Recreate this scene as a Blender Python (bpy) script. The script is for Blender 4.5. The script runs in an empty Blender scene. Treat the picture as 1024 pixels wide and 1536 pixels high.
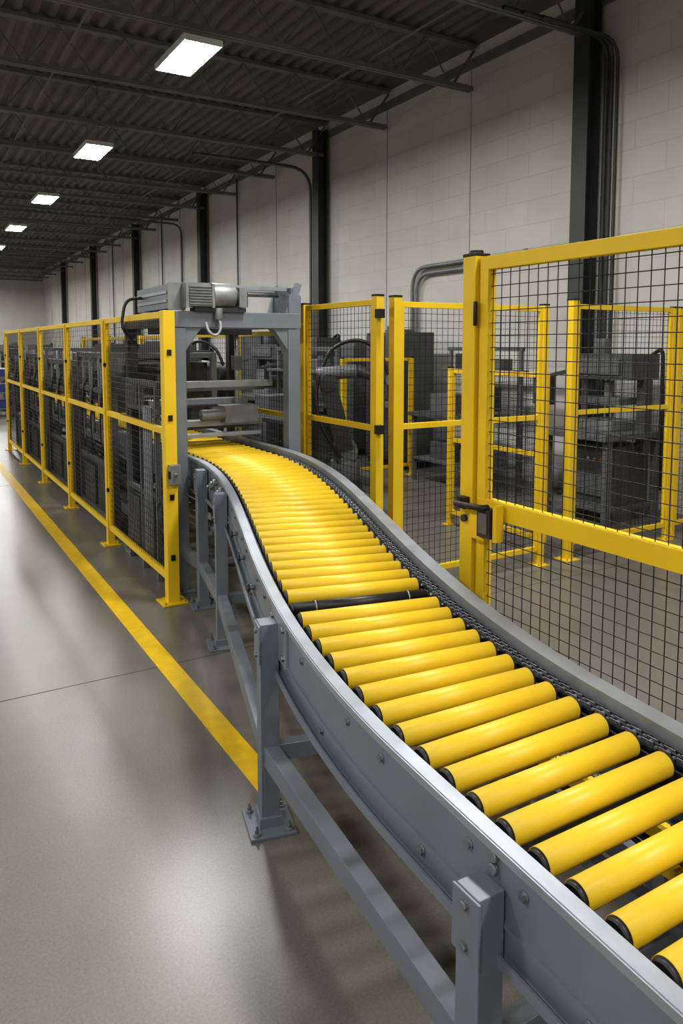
import bpy, math, random
import bmesh
from mathutils import Vector, Matrix
random.seed(7)
scene = bpy.context.scene

# ---------------------------------------------------------------- materials
def new_mat(name):
    m = bpy.data.materials.new(name); m.use_nodes = True
    nt = m.node_tree
    return m, nt, nt.nodes['Principled BSDF']

def simple(name, col, rough=0.5, metal=0.0, var=0.12, scale=6.0, bump=0.0, bscale=80, coat=0.0, rvar=0.10):
    m, nt, b = new_mat(name)
    tc = nt.nodes.new('ShaderNodeTexCoord')
    n = nt.nodes.new('ShaderNodeTexNoise'); n.inputs['Scale'].default_value = scale; n.inputs['Detail'].default_value = 5
    nt.links.new(tc.outputs['Object'], n.inputs['Vector'])
    r = nt.nodes.new('ShaderNodeValToRGB')
    lo = [max(0, c*(1-var)) for c in col]; hi = [min(1, c*(1+var)) for c in col]
    r.color_ramp.elements[0].color = (*lo, 1); r.color_ramp.elements[1].color = (*hi, 1)
    r.color_ramp.elements[0].position = .3; r.color_ramp.elements[1].position = .7
    nt.links.new(n.outputs['Fac'], r.inputs['Fac']); nt.links.new(r.outputs['Color'], b.inputs['Base Color'])
    mr = nt.nodes.new('ShaderNodeMapRange')
    mr.inputs['To Min'].default_value = max(.02, rough-rvar); mr.inputs['To Max'].default_value = min(1, rough+rvar)
    nt.links.new(n.outputs['Fac'], mr.inputs['Value']); nt.links.new(mr.outputs['Result'], b.inputs['Roughness'])
    b.inputs['Metallic'].default_value = metal
    b.inputs['Coat Weight'].default_value = coat
    if bump > 0:
        n2 = nt.nodes.new('ShaderNodeTexNoise'); n2.inputs['Scale'].default_value = bscale
        nt.links.new(tc.outputs['Object'], n2.inputs['Vector'])
        bp = nt.nodes.new('ShaderNodeBump'); bp.inputs['Strength'].default_value = bump; bp.inputs['Distance'].default_value = .002
        nt.links.new(n2.outputs['Fac'], bp.inputs['Height']); nt.links.new(bp.outputs['Normal'], b.inputs['Normal'])
    return m

M = {}
M['yellow'] = simple('yellow_powder_coat', (.78, .53, .018), .47, 0, .05, 3, .12, 200)
M['roller'] = simple('yellow_roller_sleeve', (.74, .50, .024), .45, 0, .04, 8, .05, 60, 0, .05)
M['steel'] = simple('grey_painted_steel', (.20, .225, .26), .44, .3, .08, 5, .1, 120)
M['galv'] = simple('galvanised_rail', (.38, .405, .44), .40, .6, .08, 9, .1, 90)
M['shiny'] = simple('bare_steel', (.50, .50, .50), .3, 1, .1, 12)
M['bolt'] = simple('zinc_bolt', (.28, .29, .31), .4, .8, .1, 12)
M['black'] = simple('black_rubber', (.012, .012, .013), .45, 0, .2, 8)
M['wire'] = simple('black_wire', (.010, .010, .011), .5, 0, .1, 8)
M['dark'] = simple('dark_machine_paint', (.040, .041, .044), .5, .1, .25, 4, .1, 60)
M['mid'] = simple('grey_machine_paint', (.135, .139, .145), .5, .2, .2, 4, .1, 60)
M['cell'] = simple('cell_equipment_grey', (.085, .088, .092), .5, .1, .2, 3, .1, 60)
M['motor'] = simple('motor_cast_grey', (.25, .26, .265), .45, .4, .15, 10, .2, 90)
M['joist'] = simple('joist_primer_grey', (.19, .185, .172), .6, .1, .15, 3)
M['deck'] = simple('roof_deck_metal', (.165, .155, .136), .65, .1, .25, 1.5)
M['column'] = simple('column_grey_paint', (.06, .063, .066), .5, .2, .15, 3)
M['conduit'] = simple('conduit_metal', (.16, .16, .155), .5, .5, .1, 5)
M['trimwall'] = simple('wall_seam', (.40, .395, .37), .8, 0, .1, 3)
M['blue'] = simple('blue_bin_plastic', (.015, .03, .13), .5, 0, .1, 6)
M['orange'] = simple('orange_sign', (.6, .12, .03), .5, 0, .05, 6)
M['linepaint'] = simple('floor_line_paint', (.70, .46, .02), .42, 0, .10, 14, .06, 60)
M['white'] = simple('white_enamel', (.7, .7, .68), .5, 0, .05, 5)
M['groove'] = simple('floor_joint_dark', (.07, .065, .055), .8, 0, .2, 20)

def mat_emit():
    m = bpy.data.materials.new('lamp_diffuser'); m.use_nodes = True; nt = m.node_tree
    nt.nodes.clear()
    o = nt.nodes.new('ShaderNodeOutputMaterial'); e = nt.nodes.new('ShaderNodeEmission')
    e.inputs['Color'].default_value = (1, .99, .965, 1); e.inputs['Strength'].default_value = 120
    nt.links.new(e.outputs[0], o.inputs[0]); return m
M['lamp'] = mat_emit()

def mat_floor():
    m, nt, b = new_mat('polished_concrete')
    tc = nt.nodes.new('ShaderNodeTexCoord')
    def noise(s, d=6, r=.55):
        n = nt.nodes.new('ShaderNodeTexNoise'); n.inputs['Scale'].default_value = s
        n.inputs['Detail'].default_value = d; n.inputs['Roughness'].default_value = r
        nt.links.new(tc.outputs['Object'], n.inputs['Vector']); return n
    a = noise(.7, 4); c = noise(3.0, 5, .5); f = noise(120, 2)
    r1 = nt.nodes.new('ShaderNodeValToRGB')
    r1.color_ramp.elements[0].color = (.146, .136, .119, 1); r1.color_ramp.elements[0].position = .3
    r1.color_ramp.elements[1].color = (.186, .175, .156, 1); r1.color_ramp.elements[1].position = .7
    mx = nt.nodes.new('ShaderNodeMix'); mx.data_type = 'FLOAT'; mx.inputs[0].default_value = .5
    nt.links.new(a.outputs['Fac'], mx.inputs[2]); nt.links.new(c.outputs['Fac'], mx.inputs[3])
    nt.links.new(mx.outputs[0], r1.inputs['Fac'])
    r2 = nt.nodes.new('ShaderNodeValToRGB')
    r2.color_ramp.elements[0].color = (.84, .84, .84, 1); r2.color_ramp.elements[0].position = .3
    r2.color_ramp.elements[1].color = (1.1, 1.1, 1.1, 1); r2.color_ramp.elements[1].position = .7
    nt.links.new(f.outputs['Fac'], r2.inputs['Fac'])
    mm = nt.nodes.new('ShaderNodeMix'); mm.data_type = 'RGBA'; mm.blend_type = 'MULTIPLY'; mm.inputs[0].default_value = 1
    nt.links.new(r1.outputs[0], mm.inputs[6]); nt.links.new(r2.outputs[0], mm.inputs[7])
    nt.links.new(mm.outputs[2], b.inputs['Base Color'])
    mr = nt.nodes.new('ShaderNodeMapRange'); mr.inputs['To Min'].default_value = .25; mr.inputs['To Max'].default_value = .36
    nt.links.new(a.outputs['Fac'], mr.inputs['Value']); nt.links.new(mr.outputs[0], b.inputs['Roughness'])
    bp = nt.nodes.new('ShaderNodeBump'); bp.inputs['Strength'].default_value = .10; bp.inputs['Distance'].default_value = .005
    g = noise(5, 2); nt.links.new(g.outputs['Fac'], bp.inputs['Height'])
    nt.links.new(bp.outputs[0], b.inputs['Normal'])
    b.inputs['Specular IOR Level'].default_value = .5
    return m
M['floor'] = mat_floor()

def mat_wall(name, horiz):
    m, nt, b = new_mat(name)
    tc = nt.nodes.new('ShaderNodeTexCoord'); sp = nt.nodes.new('ShaderNodeSeparateXYZ'); cb = nt.nodes.new('ShaderNodeCombineXYZ')
    nt.links.new(tc.outputs['Object'], sp.inputs[0])
    nt.links.new(sp.outputs[horiz], cb.inputs['X']); nt.links.new(sp.outputs['Z'], cb.inputs['Y'])
    br = nt.nodes.new('ShaderNodeTexBrick')
    br.inputs['Scale'].default_value = 1; br.inputs['Brick Width'].default_value = .8; br.inputs['Row Height'].default_value = .3
    br.inputs['Mortar Size'].default_value = .006; br.inputs['Mortar Smooth'].default_value = .6
    br.inputs['Color1'].default_value = (.66, .65, .62, 1); br.inputs['Color2'].default_value = (.63, .62, .59, 1)
    br.inputs['Mortar'].default_value = (.55, .54, .51, 1)
    nt.links.new(cb.outputs[0], br.inputs['Vector'])
    n = nt.nodes.new('ShaderNodeTexNoise'); n.inputs['Scale'].default_value = .8; n.inputs['Detail'].default_value = 7
    nt.links.new(tc.outputs['Object'], n.inputs['Vector'])
    r = nt.nodes.new('ShaderNodeValToRGB'); r.color_ramp.elements[0].color = (.86, .85, .83, 1); r.color_ramp.elements[1].color = (1, 1, 1, 1)
    r.color_ramp.elements[0].position = .3; r.color_ramp.elements[1].position = .65
    nt.links.new(n.outputs['Fac'], r.inputs['Fac'])
    mm = nt.nodes.new('ShaderNodeMix'); mm.data_type = 'RGBA'; mm.blend_type = 'MULTIPLY'; mm.inputs[0].default_value = 1
    nt.links.new(br.outputs['Color'], mm.inputs[6]); nt.links.new(r.outputs[0], mm.inputs[7])
    nt.links.new(mm.outputs[2], b.inputs['Base Color']); b.inputs['Roughness'].default_value = .7
    bp = nt.nodes.new('ShaderNodeBump'); bp.inputs['Strength'].default_value = .3; bp.inputs['Distance'].default_value = .004; bp.invert = True
    nt.links.new(br.outputs['Fac'], bp.inputs['Height']); nt.links.new(bp.outputs[0], b.inputs['Normal'])
    return m
M['wallx'] = mat_wall('painted_block_side', 'Y'); M['wally'] = mat_wall('painted_block_end', 'X')

# ---------------------------------------------------------------- mesh builder
class MB:
    def __init__(s): s.v = []; s.f = []; s.m = []; s.sm = []; s.names = []
    def mi(s, k):
        if k not in s.names: s.names.append(k)
        return s.names.index(k)
    def add(s, vs, fs, mat, smooth=False):
        o = len(s.v); s.v += [tuple(v) for v in vs]; i = s.mi(mat)
        for k, f in enumerate(fs):
            s.f.append(tuple(o+a for a in f)); s.m.append(i)
            s.sm.append(smooth if isinstance(smooth, bool) else smooth[k])
    BF = [(0,3,2,1),(4,5,6,7),(0,1,5,4),(1,2,6,5),(2,3,7,6),(3,0,4,7)]
    def box(s, c, sz, mat, rz=0.0, rx=0.0):
        x, y, z = sz[0]/2, sz[1]/2, sz[2]/2
        R = Matrix.Rotation(rz, 3, 'Z') @ Matrix.Rotation(rx, 3, 'X'); c = Vector(c)
        vs = [c + R @ Vector(p) for p in [(-x,-y,-z),(x,-y,-z),(x,y,-z),(-x,y,-z),(-x,-y,z),(x,-y,z),(x,y,z),(-x,y,z)]]
        s.add(vs, s.BF, mat)
    def basis(s, p0, p1):
        d = (p1-p0).normalized(); up = Vector((0,0,1)) if abs(d.z) < .99 else Vector((0,1,0))
        si = d.cross(up).normalized(); return d, si, si.cross(d)
    def beam(s, p0, p1, w, h, mat):
        p0 = Vector(p0); p1 = Vector(p1); d, si, up = s.basis(p0, p1)
        vs = []
        for p in (p0, p1):
            for a, b in ((-1,-1),(1,-1),(1,1),(-1,1)): vs.append(p + si*a*w/2 + up*b*h/2)
        s.add(vs, s.BF, mat)
    def cyl(s, p0, p1, r, mat, n=16, r2=None, caps=True):
        p0 = Vector(p0); p1 = Vector(p1); d, si, up = s.basis(p0, p1); r2 = r if r2 is None else r2
        vs = []; fs = []; sm = []
        for p, rr in ((p0, r), (p1, r2)):
            for k in range(n):
                a = 2*math.pi*k/n; vs.append(p + si*math.cos(a)*rr + up*math.sin(a)*rr)
        for k in range(n):
            j = (k+1) % n; fs.append((k, j, n+j, n+k)); sm.append(n > 6)
        if caps:
            fs.append(tuple(range(n))[::-1]); sm.append(False); fs.append(tuple(range(n, 2*n))); sm.append(False)
        s.add(vs, fs, mat, sm)
    def pipe(s, pts, r, mat, n=8, fil=0.0):
        pts = [Vector(p) for p in pts]
        if fil > 0:
            q = [pts[0]]
            for i in range(1, len(pts)-1):
                a, b, c = pts[i-1], pts[i], pts[i+1]
                f1 = min(fil, (a-b).length*.49); f2 = min(fil, (c-b).length*.49)
                s0 = b + (a-b).normalized()*f1; s1 = b + (c-b).normalized()*f2
                for k in range(7):
                    t = k/6; q.append(s0*(1-t)**2 + b*2*t*(1-t) + s1*t*t)
            q.append(pts[-1]); pts = q
        d, si, up = s.basis(pts[0], pts[1]); vs = []; fs = []
        for i, p in enumerate(pts):
            t = (pts[min(i+1, len(pts)-1)] - pts[max(i-1, 0)]).normalized()
            si = (si - t*si.dot(t)).normalized(); up = si.cross(t)
            for k in range(n):
                a = 2*math.pi*k/n; vs.append(p + si*math.cos(a)*r + up*math.sin(a)*r)
        for i in range(len(pts)-1):
            for k in range(n):
                j = (k+1) % n; fs.append((i*n+k, i*n+j, (i+1)*n+j, (i+1)*n+k))
        s.add(vs, fs, mat, True)
    def sweep(s, fr, rect, mat):
        l0, l1, z0, z1 = rect; vs = []; fs = []
        for p, r in fr:
            for l, z in ((l0, z0), (l1, z0), (l1, z1), (l0, z1)): vs.append(p + r*l + Vector((0, 0, z)))
        for i in range(len(fr)-1):
            for k in range(4):
                j = (k+1) % 4; fs.append((i*4+k, i*4+j, (i+1)*4+j, (i+1)*4+k))
        fs.append((3,2,1,0)); e = (len(fr)-1)*4; fs.append((e, e+1, e+2, e+3))
        s.add(vs, fs, mat)
    def finish(s, name, parent=None, bevel=0, data_only=False):
        me = bpy.data.meshes.new(name + '_mesh'); me.from_pydata(s.v, [], s.f)
        for k in s.names: me.materials.append(M[k])
        me.polygons.foreach_set('material_index', s.m); me.polygons.foreach_set('use_smooth', s.sm)
        me.update()
        bm = bmesh.new(); bm.from_mesh(me); bmesh.ops.recalc_face_normals(bm, faces=bm.faces); bm.to_mesh(me); bm.free()
        if data_only: return me
        ob = bpy.data.objects.new(name, me); scene.collection.objects.link(ob)
        if parent: ob.parent = parent
        if bevel:
            md = ob.modifiers.new('bevel', 'BEVEL'); md.width = bevel; md.segments = 2; md.limit_method = 'ANGLE'; md.angle_limit = math.radians(50)
        return ob

def empty(name, loc=(0, 0, 0)):
    e = bpy.data.objects.new(name, None); scene.collection.objects.link(e); e.empty_display_size = .2
    return e

# ---------------------------------------------------------------- room shell
XW, XL, YB, YF, ZD = 7.0, -7.2, -7.0, 44.0, 5.85
CY, CS = 6.15, 6.25; JS = CS/3; ZJ = 5.25
b = MB(); b.box(((XW+XL)/2, (YB+YF)/2, -.05), (XW-XL+.4, YF-YB+.4, .1), 'floor'); b.finish('floor')
b = MB()
for y in (3.96, -2.3, 10.2, 16.4, 22.6): b.box(((XW+XL)/2, y, .0006), (XW-XL, .004, .0012), 'groove')
b.box((-3.2, 18, .0006), (.004, YF-YB-4, .0012), 'groove')
b.finish('trim_1')
ZT_ = 6.1
b = MB(); b.box((XW+.1, (YB+YF)/2, ZT_/2), (.2, YF-YB+.4, ZT_), 'wallx'); b.finish('wall_right')
b = MB(); b.box((XL-.1, (YB+YF)/2, ZT_/2), (.2, YF-YB+.4, ZT_), 'wallx'); b.finish('wall_left')
b = MB(); b.box(((XW+XL)/2, YF+.1, ZT_/2), (XW-XL, .2, ZT_), 'wally'); b.finish('wall_far')
b = MB(); b.box(((XW+XL)/2, YB-.1, ZT_/2), (XW-XL, .2, ZT_), 'wally'); b.finish('wall_back')
b = MB()
for k in range(-3, 20):
    y = CY + JS*k
    if k % 3: b.box((XW-.004, y+.1, 2.85), (.01, .012, 5.7), 'trimwall')
b.box((XW-.02, (YB+YF)/2, 5.62), (.04, YF-YB, .12), 'joist')
b.finish('trim_2')
b = MB(); vs = []; per = .2; n = int((XW-XL)/per)
prof = []
for i in range(n):
    x = XL + i*per; prof += [(x, ZD), (x+.07, ZD), (x+.1, ZD+.05), (x+.17, ZD+.05)]
prof.append((XW, ZD))
for y in (YB, YF): vs += [(p[0], y, p[1]) for p in prof]
N = len(prof); b.add(vs, [(i, i+1, N+i+1, N+i) for i in range(N-1)], 'deck')
b.box(((XW+XL)/2, (YB+YF)/2, ZD+.12), (XW-XL+.4, YF-YB+.4, .06), 'deck'); b.finish('ceiling')

b = MB(); ys = [CY + JS*k for k in range(-6, 19)]
for y in ys:
    for dy in (-.032, .032):
        b.box((-.1, y+dy, ZJ), (14.0, .045, .06), 'joist')
    b.box((-.1, y, ZD-.035), (14.1, .12, .05), 'joist')
    x = -6.9; k = 0
    while x < 6.4:
        z0, z1 = (ZJ, ZD-.05) if k % 2 == 0 else (ZD-.05, ZJ)
        b.beam((x, y, z0), (x+.42, y, z1), .018, .018, 'joist'); x += .42; k += 1
    b.beam((6.6, y, ZJ+.03), (6.95, y, ZD-.08), .03, .03, 'joist')
for xb in (-4.5, -1.0, 1.9, 5.2):
    b.cyl((xb, YB, ZJ+.06), (xb, YF, ZJ+.06), .014, 'joist', 6, caps=False)
b.finish('roof_joists')

b = MB()
for sx in (-.09, .09): b.box((sx, 0, 2.85), (.016, .22, 5.7), 'column')
b.box((0, 0, 2.85), (.18, .012, 5.7), 'column'); b.box((0, 0, .012), (.30, .30, .024), 'column')
for dx in (-.12, .12):
    for dy in (-.12, .12): b.cyl((dx, dy, .02), (dx, dy, .05), .014, 'shiny', 6)
cme = b.finish('steel_column', data_only=True)
for k in range(-1, 6):
    o = bpy.data.objects.new('steel_column', cme); scene.collection.objects.link(o); o.location = (XW-.16, CY+CS*k, 0)
b = MB()
for i, (yy, r) in enumerate(((5.96, .026), (5.885, .020), (5.81, .018))):
    b.pipe([(XW-1.6+.2*i, yy, 5.16-.03*i), (XW-.06, yy, 5.16-.03*i), (XW-.06, yy, .02)], r, 'column', 8, .25)
b.finish('electrical_conduit')
b = MB()
b.pipe([(XW-2.4, 12.95, 5.12), (XW-.06, 12.95, 5.12), (XW-.06, 12.95, .02)], .032, 'conduit', 8, .45)
b.pipe([(XW-1.2, 20.6, 5.12), (XW-.05, 20.6, 5.12), (XW-.05, 20.6, .02)], .028, 'conduit', 6, .3)
for yy, r in ((16.6, .016), (22.4, .02), (28.4, .02)):
    b.cyl((XW-.05, yy, 0.02), (XW-.05, yy, 5.6), r, 'conduit', 8)
b.finish('electrical_conduit')
b = MB()
for k in range(2):
    b.pipe([(XW-.07, 6.4, 2.95-.1*k), (XW-.07, 9.6-.1*k, 2.95-.1*k), (XW-.07, 9.6-.1*k, .02)], .03, 'motor', 8, .35)
for yy in (7.2, 8.4): b.box((XW-.025, yy, 2.9), (.04, .05, .2), 'motor')
b.finish('process_pipe')
b = MB(); b.box((XW-.02, 30.5, 2.3), (.03, .5, .45), 'orange'); b.finish('orange_sign')

# ceiling lights
b = MB()
hx, hy = .195, .485
b.add([(-hx, -hy, 0), (hx, -hy, 0), (hx, hy, 0), (-hx, hy, 0)], [(0, 3, 2, 1)], 'lamp')
b.box((0, 0, .035), (2*hx+.03, 2*hy+.03, .05), 'white')
for sx in (-1, 1): b.box((sx*(hx+.008), 0, .005), (.012, 2*hy+.03, .02), 'white')
for sy in (-1, 1): b.box((0, sy*(hy+.008), .005), (2*hx, .012, .02), 'white')
for sy in (-.4, .4): b.cyl((0, sy, .06), (0, sy, 1.0), .006, 'joist', 6)
b.box((0, 0, .08), (.12, .4, .05), 'white')
lme = b.finish('ceiling_light', data_only=True)
for xr in (2.83, -2.9):  # left row (negative x) is out of view, added to light the floor
    for k in range(-3, 8):
        o = bpy.data.objects.new('ceiling_light', lme); scene.collection.objects.link(o); o.location = (xr, 8.08+4.58*k, 4.85)

XLN = 1.21
b = MB(); b.box((XLN, (2.6+43)/2, .0015), (.11, 40.4, .003), 'linepaint'); b.finish('floor_line')

# ---------------------------------------------------------------- conveyor
def ss(u): u = max(0, min(1, u)); return u*u*(3-2*u)
def cx(y): return 1.375 + .745*ss((y-1.45)/3.65)
def cz(y): return .69 + .28*ss((y+.3)/5.3)
def frame_at(y):
    p = Vector((cx(y), y, cz(y))); e = .01
    t = Vector((cx(y+e)-cx(y-e), 2*e, 0)).normalized()
    return p, Vector((t.y, -t.x, 0)), t
Y0, Y1 = -.7, 13.6
fr = []; y = Y0
while y < 5.6: fr.append(frame_at(y)[:2]); y += .05
fr.append(frame_at(5.6)[:2]); fr.append(frame_at(Y1)[:2])
conv = empty('roller_conveyor')
b = MB()
WB = -.235
b.sweep(fr, (-.350, -.312, -.010, 0), 'galv')
b.sweep(fr, (-.354, -.348, -.022, -.003), 'galv')
b.sweep(fr, (-.343, -.335, WB, -.010), 'steel')
b.sweep(fr, (-.368, -.335, WB-.009, WB), 'steel')
b.sweep(fr, (-.368, -.362, WB, WB+.018), 'steel')
b.sweep(fr, (-.350, -.343, -.168, -.160), 'steel')
b.sweep(fr, (-.314, -.298, -.085, -.022), 'black')
b.sweep(fr, (-.335, -.314, -.09, -.08), 'black')
b.sweep(fr, (.318, .378, .012, .022), 'galv')
b.sweep(fr, (.318, .324, -.02, .012), 'galv')
b.sweep(fr, (.350, .357, WB, .012), 'steel')
b.sweep(fr, (.343, .378, WB-.009, WB), 'steel')
b.sweep(fr, (.372, .378, -.01, .012), 'galv')
b.sweep(fr, (.256, .350, -.10, -.085), 'black')
b.sweep(fr, (.256, .264, -.085, -.035), 'black')
b.finish('side_rails', conv)
b = MB()
b.sweep(fr[:122], (.272, .314, -.05, -.03), 'black')
y = Y0+.05; k = 0
while y < 5.0:
    p, r, t = frame_at(y); rz = math.atan2(r.y, r.x)
    c = p + r*(.293) + Vector((0, 0, -.020))
    for dl in (-.010, .010):
        b.box(c + r*(dl + (.004 if k % 2 else -.004)), (.004, .034, .018), 'bolt' if k % 2 == 0 else 'dark', rz)
    b.cyl(c - r*.018, c + r*.018, .005, 'bolt', 6)
    y += .026; k += 1
b.finish('drive_chain', conv)
b = MB(); y = Y0 + .05
ylist = []
while y < Y1-.1:
    ylist.append(y); p, r, t = frame_at(y); y += .1*t.y
near = min(range(len(ylist)), key=lambda q: abs(ylist[q]-2.33))
for i, y in enumerate(ylist):
    p, r, t = frame_at(y); c = p + Vector((0, 0, -.030))
    a0 = c + r*-.284; a1 = c + r*.246
    blk = (i == near)
    rr = .0325 if not blk else .024
    b.cyl(a0, a1, rr, 'black' if blk else 'roller', 32)
    for a, sgn in ((a0, -1), (a1, 1)):
        b.cyl(a, a + r*sgn*.012, rr-.001, 'black', 24, rr-.006)
        b.cyl(a + r*sgn*.008, a + r*sgn*.05, .007, 'bolt', 6)
    if blk:
        for q in (-.2, .17): b.cyl(c + r*q - r*.003, c + r*q + r*.003, .027, 'bolt', 20)
b.finish('rollers', conv)
b = MB(); y = -.5; k = 0
while y < 6.5:
    p, r, t = frame_at(y)
    for sd, l in ((-1, -.343), (1, .357)):
        zz = -.065 if k % 3 != 2 else -.195
        c = p + r*l + Vector((0, 0, zz))
        b.cyl(c, c + r*sd*.003, .013, 'bolt', 14); b.cyl(c + r*sd*.003, c + r*sd*.009, .009, 'bolt', 6)
    y += .17; k += 1
b.finish('rail_bolts', conv)
b = MB(); y = -.4
while y < 13.4:
    p, r, t = frame_at(y)
    b.beam(p + r*-.335 + Vector((0, 0, -.17)), p + r*.35 + Vector((0, 0, -.17)), .05, .06, 'steel')
    y += .55
b.finish('cross_members', conv)
legY = [-.35, 1.115, 2.33, 3.97, 4.73, 6.6, 8.4, 10.2, 12.0, 13.3]
b = MB(); feet = []
for y in legY:
    p, r, t = frame_at(y); rz = math.atan2(r.y, r.x); pair = []
    for sd in (-1, 1):
        l = -.384 if sd < 0 else .395
        q = p + r*l; top = p.z - (.085 if y < 1.5 else (.055 if y < 3 else .03))
        wdt = .068
        b.box((q.x, q.y, top/2+.006), (wdt, wdt+.004, top-.012), 'steel', rz)
        b.box((q.x, q.y, .006), (.17, .19, .012), 'steel', rz)
        b.box((q.x, q.y, .03), (.085, .09, .04), 'steel', rz)
        for dx in (-.06, .06):
            for dy in (-.072, .072):
                a = Vector((q.x, q.y, .012)) + r*dx + t*dy
                b.cyl(a, a+Vector((0, 0, .008)), .014, 'steel', 12); b.cyl(a, a+Vector((0, 0, .022)), .009, 'bolt', 6)
                b.cyl(a, a+Vector((0, 0, .036)), .005, 'bolt', 8)
        g = p + r*l + r*sd*.037 + Vector((0, 0, (-.158 if y < 1.5 else -.13)))
        b.box(g, (.007, .085, .14), 'steel', rz)
        for zz in (-.045, .045):
            a = g + Vector((0, 0, zz)); b.cyl(a, a + r*sd*.004, .015, 'bolt', 14); b.cyl(a, a + r*sd*.012, .010, 'bolt', 6)
        if 1.5 < y < 3:
            g2 = p + r*(-.347 if sd < 0 else .361) + Vector((0, 0, -.10)) - t*.045
            b.box(g2, (.012, .20, .17), 'galv', rz)
            for zz in (-.05, .05):
                for tt in (-.075, .085):
                    a = g2 + t*tt + Vector((0, 0, zz)); b.cyl(a, a + r*sd*.016, .012, 'bolt', 6)
        elif y < 1.5:
            for zz in (-.035, -.062):
                a = p + r*(-.343 if sd < 0 else .357) + Vector((0, 0, zz)) ; b.cyl(a, a + r*sd*.012, .012, 'bolt', 14)
        pair.append(Vector((q.x, q.y, .28)))
    b.beam(pair[0], pair[1], .05, .06, 'steel')
    feet.append(pair)
for a, c in zip(feet[:-1], feet[1:]):
    for sd in (0, 1): b.beam(a[sd], c[sd], .055, .072, 'steel')
b.finish('legs', conv, .004)
b = MB()
p, r, t = frame_at(4.4)
c = p + r*-.30 + Vector((0, 0, -.36))
b.beam(c, c + r*.3, .14, .16, 'dark'); b.cyl(c + r*.3, c + r*.5, .07, 'dark', 18)
b.cyl(c - r*.06, c, .06, 'motor', 20); b.cyl(c - r*.075, c - r*.06, .02, 'bolt', 10)
b.beam(c + r*.1 + Vector((0, 0, .08)), c + r*.1 + Vector((0, 0, .19)), .1, .1, 'steel')
for k in range(4):
    q = frame_at(4.15+.12*k)[0] + r*-.36 + Vector((0, 0, -.06-.05*(k % 2)))
    b.cyl(q - r*.015, q + r*.02, .022, 'motor', 14); b.cyl(q - r*.03, q - r*.015, .01, 'bolt', 6)
for y in (2.8, 3.15, 3.5):
    q, r2, t2 = frame_at(y); q = q + r2*-.345 + Vector((0, 0, -.13))
    b.cyl(q - r2*.03, q, .012, 'bolt', 8); b.cyl(q - r2*.035, q - r2*.022, .02, 'dark', 6)
b.pipe([c + r*.1 + Vector((0, 0, -.08)), c + r*.1 + Vector((0, 0, -.25)), c + t*.3 + Vector((0, 0, -.33))], .012, 'black', 8, .08)
b.finish('gear_motor', conv, .003)
b = MB()
b.pipe([(1.68, -.3, .42), (1.66, .7, .40), (1.62, 1.2, .5), (1.66, 2.0, .42), (1.96, 3.4, .5)], .010, 'black', 6, .15)
b.pipe([(1.71, -.3, .44), (1.71, .9, .36), (1.66, 1.5, .46), (1.71, 2.1, .42)], .008, 'black', 6, .15)
b.beam((1.58, -.35, .36), (1.58, 2.33, .36), .05, .03, 'steel')
b.box((1.54, 1.35, .50), (.08, .06, .05), 'bolt'); b.box((1.54, 1.35, .44), (.02, .03, .14), 'bolt'); b.box((1.56, 1.1, .50), (.03, .1, .03), 'yellow'); b.box((1.56, 1.1, .43), (.02, .03, .12), 'bolt')
b.finish('cable_run', conv)

# ---------------------------------------------------------------- fences
def panel(b, p0, p1, zb, zm, zt, fw=.04, dp=.03, sp=.05, wr=.0024, mat='yellow', stile=.03):
    p0 = Vector((*p0, 0)); p1 = Vector((*p1, 0)); d = (p1-p0); L = d.length; d.normalize(); rz = math.atan2(d.y, d.x)
    mid = (p0+p1)/2
    for z in (zb, zt):
        b.box((mid.x, mid.y, z), (L, dp, fw), mat, rz)
    if zm: b.box((mid.x, mid.y, zm), (L, dp, fw), mat, rz)
    for q in (p0 + d*stile/2, p1 - d*stile/2):
        b.box((q.x, q.y, (zb+zt)/2), (stile, dp*.98, zt-zb), mat, rz)
    n = int(L/sp); off = (L-n*sp)/2
    for k in range(n+1):
        q = p0 + d*(off+k*sp)
        b.cyl((q.x, q.y, zb), (q.x, q.y, zt), wr, 'wire', 4, caps=False)
    n = int((zt-zb)/sp)
    pn = Vector((-d.y, d.x, 0))*wr*1.5
    for k in range(1, n+1):
        z = zb + k*sp; b.cyl(p0 + pn + Vector((0, 0, z)), p1 + pn + Vector((0, 0, z)), wr, 'wire', 4, caps=False)

def post(b, x, y, zt, w=.06, rz=0, cap=True, foot=.14, mat='yellow'):
    b.box((x, y, zt/2), (w, w, zt), mat, rz)
    if cap: b.box((x, y, zt+.004), (w+.004, w+.004, .014), 'black', rz)
    if foot:
        b.box((x, y, .005), (foot, foot, .01), mat, rz)
        for dx in (-1, 1):
            for dy in (-1, 1):
                a = Vector((x+dx*foot*.38, y+dy*foot*.38, .01)); b.cyl(a, a+Vector((0, 0, .012)), .007, 'shiny', 6)

b = MB(); XF = 1.56
yp = [4.95, 6.70, 8.45, 10.20, 11.95, 13.70]
for i, y in enumerate(yp):
    post(b, XF, y, 2.0, .08 if i == 0 else .06, 0, False, .18 if i == 0 else .15)
for a, c in zip(yp[:-1], yp[1:]):
    panel(b, (XF, a+.035), (XF, c-.035), .16, 1.18, 1.975, .045, .035, .05, .0026)
    for z in (.5, 1.6):
        b.box((XF-.025, c-.05, z), (.02, .03, .03), 'black')
for z in (.32, .74, 1.28, 1.72):
    b.box((XF-.003, 4.908, z), (.03, .012, .04), 'black')
b.box((XF+.01, 4.885, .90), (.075, .06, .13), 'motor'); b.box((XF-.03, 4.87, .90), (.015, .03, .05), 'black')
b.cyl((XF+.01, 4.855, .90), (XF+.01, 4.84, .90), .012, 'shiny', 10)
b.finish('safety_fence', None, .002)

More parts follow.
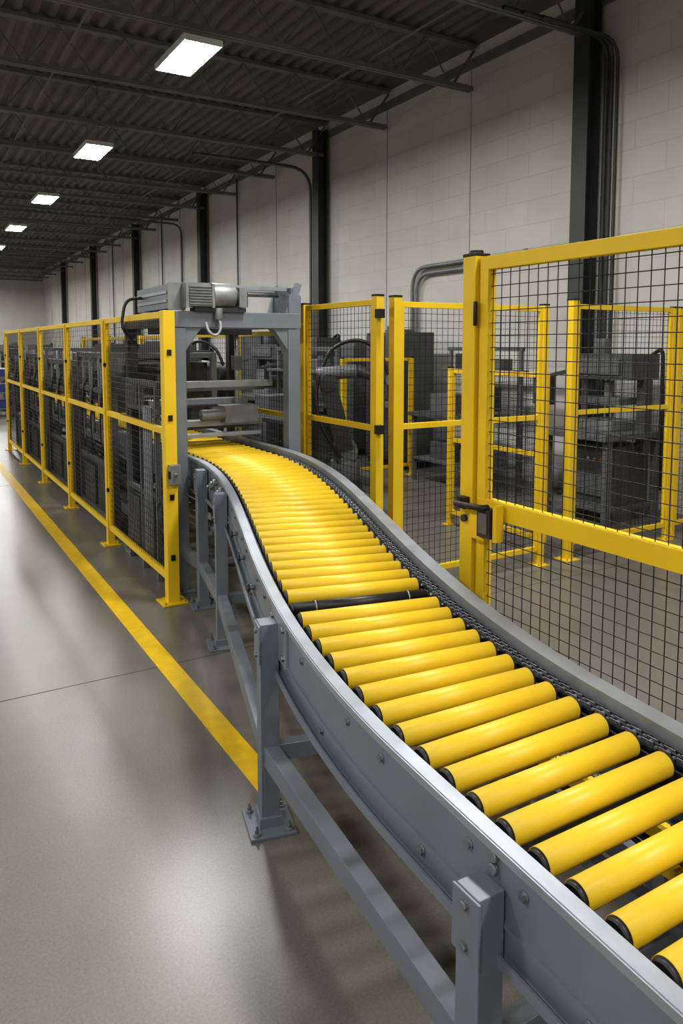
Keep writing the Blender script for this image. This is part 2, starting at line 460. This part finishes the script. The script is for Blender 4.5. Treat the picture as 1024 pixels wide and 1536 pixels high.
b = MB(); XR = 2.80; yp = [5.32, 6.75, 8.25, 10.05, 11.85, 13.65]
for y in yp: post(b, XR, y, 2.09 if y < 5.5 else 1.9, .065, 0)
for a, c in zip(yp[:-1], yp[1:]): panel(b, (XR, a+.03), (XR, c-.03), .14, 1.18, 1.87)
b.finish('safety_fence', None, .002)
b = MB(); post(b, XR, 4.27, 2.1, .06, 0, True, .10)
panel(b, (XR, 4.305), (XR, 5.285), .14, 1.2, 2.06, .04, .035)
for z in (1.2, 1.98): b.box((XR-.02, 4.215, z), (.05, .05, .06), 'black')
b.finish('safety_gate', None, .002)

b = MB(); YC = 4.30
post(b, 2.965, YC, 2.1, .065, 0, True, .13)
post(b, 4.38, YC, 2.08, .055, 0, True, .12); post(b, 4.70, YC, 2.13, .07, 0, True, .15); post(b, 5.965, YC, 2.1, .045, 0, True, .10); post(b, 6.045, YC, 2.1, .045, 0, True, 0)
panel(b, (3.0, YC), (4.35, YC), .14, 1.2, 2.05)
panel(b, (4.74, YC), (5.94, YC), .14, 1.22, 2.08)
panel(b, (6.07, YC), (6.95, YC), .14, 1.22, 2.08)
b.finish('safety_fence', None, .002)
b = MB()
post(b, 4.62, 5.75, 1.55, .045, 0, True, .10)
panel(b, (4.60, 4.45), (4.62, 5.72), .14, .85, 1.52)
b.finish('safety_fence', None, .002)
b = MB()
for x, y in ((4.9, 8.3), (6.0, 8.3)): post(b, x, y, 1.6, .045)
panel(b, (4.93, 8.3), (5.97, 8.3), .14, None, 1.58)
b.finish('safety_fence', None, .002)

gate = empty('hinged_safety_gate')
b = MB(); XG = 2.11
post(b, XG, 2.465, 2.14, .078, 0, True, .15)
b.cyl((XG, 2.465, 2.145), (XG, 2.465, 2.165), .03, 'black', 12)
for z in (.5, 1.9): b.cyl((XG-.042, 2.418, z-.05), (XG-.042, 2.418, z+.05), .009, 'black', 10)
b.finish('gate_post', gate, .003)
b = MB()
panel(b, (XG, .95), (XG, 2.415), .16, None, 2.105, .055, .045, .05, .0026, 'yellow', .05)
b.box((XG, 1.682, 1.09), (.047, 1.46, .075), 'yellow')
b.finish('gate_leaf', gate, .002)
b = MB(); post(b, XG, .90, 2.14, .082, 0, True, .15)
b.finish('strike_post', gate, .003)
b = MB()
b.box((XG-.045, 2.36, 1.03), (.045, .09, .13), 'yellow')
b.box((XG-.066, 2.30, 1.045), (.04, .075, .12), 'dark'); b.box((XG-.088, 2.30, 1.045), (.006, .05, .085), 'mid')
b.box((XG-.055, 2.245, 1.05), (.04, .02, .15), 'yellow')
b.pipe([(XG-.05, 2.47, 1.10), (XG-.10, 2.47, 1.10), (XG-.10, 2.29, 1.11), (XG-.07, 2.29, 1.11)], .013, 'black', 8, .03)
b.box((XG-.05, 2.465, 1.10), (.04, .05, .05), 'black')
b.cyl((XG-.04, 2.465, 1.03), (XG-.055, 2.465, 1.03), .016, 'dark', 14)
b.finish('gate_latch', gate, .003)

# ---------------------------------------------------------------- gantry
g = empty('conveyor_gantry')
b = MB()
XA, XB, YA, YC2, ZT = 1.69, 2.59, 5.15, 6.35, 2.01
for x in (XA, XB):
    b.box((x, YA, (ZT-.12)/2), (.10, .10, ZT-.12), 'steel'); b.box((x, YA, .008), (.16, .18, .016), 'steel')
    b.box((x, YC2, (ZT-.1)/2), (.085, .085, ZT-.1), 'dark'); b.box((x, YC2, .008), (.15, .16, .016), 'steel')
    b.beam((x, YA+.06, ZT-.06), (x, YC2-.045, ZT-.06), .09, .10, 'steel')
    b.beam((x, YA+.05, .45), (x, YC2-.045, .45), .05, .06, 'steel')
b.beam((XA-.055, YA, ZT-.06), (XB+.055, YA, ZT-.06), .11, .115, 'steel'); b.beam((XA-.04, YC2, ZT-.05), (XB+.04, YC2, ZT-.05), .08, .10, 'dark')
for x, sg in ((XA, 1), (XB, -1)):
    vs = []
    for dy in (-.04, .04):
        vs += [(x+sg*.045, YA+dy, ZT-.115), (x+sg*.19, YA+dy, ZT-.115), (x+sg*.15, YA+dy, ZT-.145), (x+sg*.045, YA+dy, ZT-.29)]
    b.add(vs, [(0, 1, 2, 3), (7, 6, 5, 4), (0, 4, 5, 1), (1, 5, 6, 2), (2, 6, 7, 3), (3, 7, 4, 0)], 'steel')
b.finish('portal_frame', g, .004)
b = MB()
for z, y in ((1.47, 5.50), (1.15, 5.7), (1.30, 6.0)):
    b.beam((XA+.02, y, z), (XB-.02, y, z), .10, .05, 'galv'); b.beam((XA+.02, y+.12, z-.02), (XB-.02, y+.12, z-.02), .03, .08, 'mid')
for x in (1.85, 2.45):
    b.cyl((x, 5.9, 1.05), (x, 5.9, 1.9), .018, 'shiny', 12)
    b.box((x, 5.9, 1.62), (.07, .07, .12), 'mid')
b.box((2.14, 5.9, 1.88), (.8, .25, .05), 'dark'); b.box((2.12, 6.30, 1.47), (.10, .08, .88), 'dark')
b.box((2.35, 5.65, 1.22), (.28, .18, .14), 'motor'); b.cyl((2.22, 5.6, 1.22), (2.02, 5.6, 1.22), .045, 'motor', 16)
b.box((2.15, 5.55, 1.07), (.7, .06, .03), 'galv')
b.finish('lift_carriage', g, .003)
b = MB()
b.box((1.69, 5.55, 2.11), (.10, .80, .17), 'steel'); b.box((1.69, 5.14, 2.11), (.12, .02, .19), 'motor')
for zz in (2.08, 2.14): b.box((1.636, 5.55, zz), (.01, .74, .02), 'galv')
b.beam((1.72, 5.30, 2.20), (2.62, 5.30, 2.20), .04, .03, 'galv'); b.beam((1.72, 5.52, 2.20), (2.62, 5.52, 2.20), .04, .03, 'galv')
b.cyl((1.74, 5.40, 2.16), (2.60, 5.40, 2.16), .02, 'shiny', 12)
b.box((2.66, 5.40, 2.11), (.06, .34, .20), 'steel'); b.box((2.62, 5.16, 2.08), (.10, .03, .14), 'steel')
for sgy in (5.21, 5.56): b.beam((2.60, sgy, 2.0), (2.68, sgy, 2.24), .03, .05, 'steel')
MY = 5.12
b.box((1.83, MY, 2.115), (.17, .15, .15), 'motor')
for k in range(7):
    z = 2.055+.02*k
    b.box((1.83, MY-.083, z), (.16, .016, .006), 'motor')
for k in range(5): b.box((1.83, MY-.06+.03*k, 2.197), (.16, .006, .014), 'motor')
b.box((1.735, MY, 2.115), (.02, .17, .17), 'motor'); b.box((1.925, MY, 2.115), (.02, .17, .17), 'motor')
b.cyl((1.935, MY, 2.12), (2.10, MY, 2.12), .092, 'motor', 32, .088); b.cyl((2.10, MY, 2.12), (2.125, MY, 2.12), .07, 'dark', 28)
b.box((2.155, MY, 2.11), (.06, .14, .14), 'motor'); b.box((2.19, MY, 2.10), (.02, .10, .11), 'dark')
b.box((1.99, MY, 2.02), (.38, .12, .03), 'dark')
b.cyl((1.97, MY-.06, 2.03), (1.97, MY-.06, 1.95), .028, 'motor', 14)
b.pipe([(1.64, 5.80, 2.13), (1.52, 5.85, 2.12), (1.48, 5.85, 1.90), (1.60, 5.80, 1.75)], .012, 'black', 8, .08)
b.pipe([(1.97, MY-.06, 1.97), (1.98, MY-.09, 1.89), (1.94, MY-.09, 1.83), (1.88, MY-.09, 1.86), (1.87, MY-.07, 1.93)], .011, 'galv', 8, .04)
b.finish('drive_motor', g, .003)

# ---------------------------------------------------------------- machinery
def process_module(y0, L, seed, h=1.75):
    rnd = random.Random(seed); b = MB()
    x0, x1 = 1.68, 2.64
    for x in (x0, x1):
        for yy in (y0, y0+L):
            b.box((x, yy, h/2), (.055, .055, h), 'mid'); b.box((x, yy, .006), (.10, .12, .012), 'mid')
        for z in (.12, .62, h-.03, h*.78): b.beam((x, y0, z), (x, y0+L, z), .04, .05, 'mid')
    for yy in (y0, y0+L): b.beam((x0, yy, h-.03), (x1, yy, h-.03), .05, .05, 'mid')
    b.box((x0+.02, y0+L*.28, .36), (.05, L*.42, .48), 'cell')
    b.box((x0+.02, y0+L*.76, .33), (.05, L*.34, .42), 'cell')
    for k in range(5): b.box((x0-.008, y0+L*.76, .2+.06*k), (.006, L*.26, .02), 'mid')
    b.box((x1-.05, y0+L*.5, 1.35), (.03, L*.9, .5), 'dark')
    for k in range(3):
        yy = y0 + L*(.2+.28*k)
        b.box((x0+.14, yy, 1.32+rnd.uniform(-.05, .1)), (.14, .20, rnd.uniform(.20, .34)), ('dark', 'cell', 'mid')[(k+seed) % 3])
        b.cyl((x0+.03, yy, 1.15), (x0+.03, yy, 1.70), .016, 'galv', 10); b.cyl((x0-.01, yy+.12, .7), (x0-.01, yy+.12, 1.6), .018, 'motor', 12)
        b.cyl((x0+.12, yy, 1.5), (x0+.12, yy, 1.68), .055, 'motor', 16)
        b.pipe([(x0+.1, yy, 1.5), (x0-.02, yy+.05, 1.4), (x0-.03, yy+.15, 1.0), (x0-.02, yy+.1, .7)], .011, 'black', 6, .1)
    b.box((x0, y0+L*.5, .86), (.05, L*.8, .06), 'mid')
    for k in range(5):
        b.cyl((x0+.3, y0+L*.5, 1.10+.13*k), (x1-.1, y0+L*.5, 1.10+.13*k), .02, 'mid', 8)
    b.box(((x0+x1)/2, y0+L*.5, h+.03), (.8, L*.5, .10), 'cell')
    return b
for i, (yy, L, h) in enumerate(((6.95, 1.45, 1.70), (8.7, 1.6, 1.6), (10.55, 1.6, 1.65), (12.4, 1.2, 1.55))):
    process_module(yy, L, i+1, h).finish('packing_machine', None, .002)
b = MB(); RX = 1.625
for yy in (5.45, 5.85, 6.24): b.box((RX, yy, .75), (.035, .04, 1.5), 'mid')
for z in (.10, .62, 1.28, 1.48): b.beam((RX, 5.4, z), (RX, 6.26, z), .03, .045, 'mid')
b.box((RX, 5.66, .36), (.045, .34, .46), 'cell'); b.box((RX, 6.05, .36), (.045, .32, .40), 'cell')
b.box((RX, 6.05, 1.38), (.045, .32, .17), 'cell')
for k in range(5): b.cyl((RX-.026, 5.52+.045*k, .12), (RX-.026, 5.52+.045*k, 1.30), .008, 'galv', 8)
for k in range(8): b.box((RX-.024, 6.05, .2+.045*k), (.006, .28, .014), 'mid')
b.finish('equipment_rack', None, .002)

def robot(x, y, rz, name):
    b = MB()
    b.cyl((0, 0, 0), (0, 0, .35), .20, 'dark', 24, .17); b.box((0, 0, .01), (.5, .5, .02), 'mid')
    b.cyl((0, 0, .35), (0, 0, .55), .16, 'mid', 24)
    b.cyl((0, -.14, .66), (0, .14, .66), .13, 'mid', 24); b.box((0, 0, .56), (.24, .22, .16), 'mid')
    b.beam((0, -.1, .66), (-.18, -.1, 1.36), .09, .18, 'dark'); b.beam((0, .1, .66), (-.18, .1, 1.36), .06, .14, 'dark')
    b.cyl((-.18, -.16, 1.38), (-.18, .16, 1.38), .095, 'dark', 24)
    b.cyl((-.30, 0, 1.46), (.12, 0, 1.50), .075, 'mid', 18, .07); b.cyl((.12, 0, 1.50), (.48, 0, 1.40), .065, 'dark', 18, .05)
    b.cyl((.48, -.06, 1.40), (.48, .06, 1.40), .06, 'mid', 16); b.cyl((.48, 0, 1.38), (.50, 0, 1.18), .045, 'dark', 14)
    b.box((.50, 0, 1.14), (.16, .10, .06), 'mid')
    for sg in (-1, 1): b.box((.50+sg*.06, 0, 1.05), (.02, .05, .14), 'dark')
    b.pipe([(-.25, .05, 1.5), (-.15, .08, 1.75), (.15, .06, 1.85), (.38, .02, 1.7), (.46, 0, 1.45)], .02, 'black', 8, .18)
    b.pipe([(-.05, -.18, .6), (-.25, -.2, .9), (-.32, -.15, 1.2), (-.28, -.1, 1.45)], .02, 'black', 8, .15)
    o = b.finish(name, None, .004); o.location = (x, y, 0); o.rotation_euler[2] = rz
robot(4.05, 6.8, -.5, 'robot_arm'); robot(3.6, 9.6, 2.2, 'robot_arm')

def cabinet(x, y, w, d, h, name='control_cabinet', mat='cell', rz=0):
    b = MB(); b.box((0, 0, .05), (w-.04, d-.04, .1), 'black'); b.box((0, 0, h/2+.05), (w, d, h-.1), mat)
    for sd in (-1, 1):
        b.box((-w/2-.008, sd*d/4, h/2+.05), (.016, d/2-.02, h-.18), mat)
        b.box((-w/2-.025, sd*.03, h*.5), (.02, .015, .14), 'shiny')
        for k in range(6): b.box((-w/2-.018, sd*d/4, .3+.03*k), (.006, d*.3, .01), 'black')
    b.box((-w/2-.02, d/4, h*.72), (.012, .18, .12), 'mid')
    b.cyl((0, d*.3, h), (0, d*.3, h+.1), .02, 'mid', 10); b.box((0, 0, h+.02), (w*.5, d*.4, .05), 'mid')
    o = b.finish(name, None, .004); o.location = (x, y, 0); o.rotation_euler[2] = rz

def press(x, y, name, rz=0, h=1.9, w=.9):
    b = MB()
    for sy in (-1, 1):
        for sx in (-.36, .36): b.box((sx, sy*(w/2-.04), .42), (.07, .07, .84), 'mid')
    b.box((.08, 0, .46), (.5, w-.2, .60), 'cell'); b.box((-.18, 0, .46), (.02, w*.5, .45), 'mid'); b.box((0, 0, .14), (.74, w-.1, .04), 'mid')
    b.box((-.02, 0, .87), (.9, w+.04, .06), 'mid')
    for sy in (-1, 1): b.box((.2, sy*w*.42, h*.68), (.12, .10, h*.56), 'cell')
    b.box((.15, 0, h-.15), (.42, w*.94, .26), 'cell'); b.box((-.07, 0, h-.15), (.02, w*.6, .16), 'mid')
    b.cyl((.1, 0, h-.3), (.1, 0, 1.2), .05, 'motor', 16); b.box((.1, 0, 1.2), (.3, w*.6, .07), 'mid')
    b.box((.1, 0, .95), (.4, w*.5, .10), 'motor')
    b.cyl((.2, w*.2, h-.05), (.2, w*.2, h+.14), .08, 'mid', 18)
    b.box((-.40, w*.5, 1.3), (.07, .24, .30), 'dark'); b.box((-.44, w*.5, 1.33), (.008, .19, .15), 'motor')
    b.beam((-.06, w*.44, 1.5), (-.40, w*.5, 1.44), .04, .04, 'mid')
    b.pipe([(.3, -w*.4, h-.04), (.3, -w*.56, h+.05), (.35, -w*.56, .3)], .02, 'black', 8, .1)
    for k in range(3): b.cyl((-.19, -w*.2+.08*k, .62), (-.205, -w*.2+.08*k, .62), .014, ('orange', 'yellow', 'white')[k], 10)
    o = b.finish(name, None, .004); o.location = (x, y, 0); o.rotation_euler[2] = rz

def bench(x, y, name, rz=0, L=1.4):
    b = MB()
    for sx in (-1, 1):
        for sy in (-1, 1): b.box((sx*.3, sy*(L/2-.04), .43), (.05, .05, .86), 'mid')
    b.box((0, 0, .88), (.75, L, .05), 'cell'); b.box((0, 0, .3), (.66, L-.1, .03), 'mid')
    for sy in (-1, 1): b.box((.3, sy*(L/2-.04), 1.3), (.04, .04, .85), 'mid')
    b.box((.26, 0, 1.45), (.25, L, .03), 'mid'); b.box((.3, 0, 1.72), (.05, L, .05), 'mid')
    b.box((.1, -.3, 1.12), (.04, .45, .30), 'black'); b.box((.12, -.3, .95), (.06, .06, .12), 'black'); b.box((.1, -.3, .915), (.16, .22, .02), 'black')
    b.box((.05, .35, 1.02), (.4, .35, .24), 'mid'); b.box((.26, .2, 1.56), (.2, .4, .2), 'dark'); b.box((.26, -.3, 1.53), (.2, .3, .14), 'mid')
    b.box((0, .2, .42), (.4, .5, .22), 'cell'); b.box((0, -.35, .40), (.4, .4, .18), 'mid')
    o = b.finish(name, None, .003); o.location = (x, y, 0); o.rotation_euler[2] = rz

cabinet(6.35, 9.1, .5, 1.0, 1.95); bench(6.1, 7.3, 'workbench'); press(6.25, 5.3, 'bench_press', 0, 1.7, .85)
cabinet(6.5, 10.8, .5, 1.2, 1.8, mat='mid'); press(5.2, 10.0, 'bench_press', .2, 1.9)
press(5.6, 12.2, 'bench_press', .1, 1.8, 1.1); cabinet(6.3, 14.0, .6, 1.6, 2.0)
press(4.2, 12.4, 'bench_press', 0, 1.7, 1.0); bench(4.1, 8.3, 'workbench', .1); cabinet(4.3, 14.8, .6, 1.4, 1.8)
for i, (x, y) in enumerate(((2.6, 22.5), (3.6, 24.5), (5.0, 21.0), (3.1, 28.0), (5.5, 27.0), (4.6, 17.6))):
    press(x, y, 'bench_press', .1*i, 1.7+.1*(i % 2), 1.3)
b = MB()
for sx in (-.3, .3):
    for sy in (-.4, .4): b.box((sx, sy, .5), (.04, .04, 1.0), 'mid'); b.cyl((sx-.02, sy, .05), (sx+.02, sy, .05), .05, 'black', 12)
for z in (.2, .6, .98): b.box((0, 0, z), (.66, .86, .03), 'mid')
for z in (.31, .71, 1.09):
    for sy in (-.2, .2): b.box((0, sy, z), (.5, .34, .18), 'blue')
o = b.finish('bin_cart', None, .004); o.location = (2.1, 20.5, 0)

# ---------------------------------------------------------------- world, camera, look
w = bpy.data.worlds.new('world'); scene.world = w; w.use_nodes = True
w.node_tree.nodes['Background'].inputs[0].default_value = (.5, .5, .5, 1); w.node_tree.nodes['Background'].inputs[1].default_value = .1
cam = bpy.data.cameras.new('camera'); co = bpy.data.objects.new('camera', cam); scene.collection.objects.link(co)
co.location = (0, 0, 1.77); co.rotation_euler = (math.radians(90-5), 0, math.radians(-30.5))
cam.sensor_fit = 'VERTICAL'; cam.sensor_height = 36; cam.lens = 1125/1536*36; cam.clip_start = .02; cam.clip_end = 200
cam.shift_y = -152/1536
scene.camera = co
scene.view_settings.view_transform = 'Standard'
try: scene.view_settings.look = 'Medium High Contrast'
except Exception as e: print('look', e)
scene.view_settings.exposure = 0.0
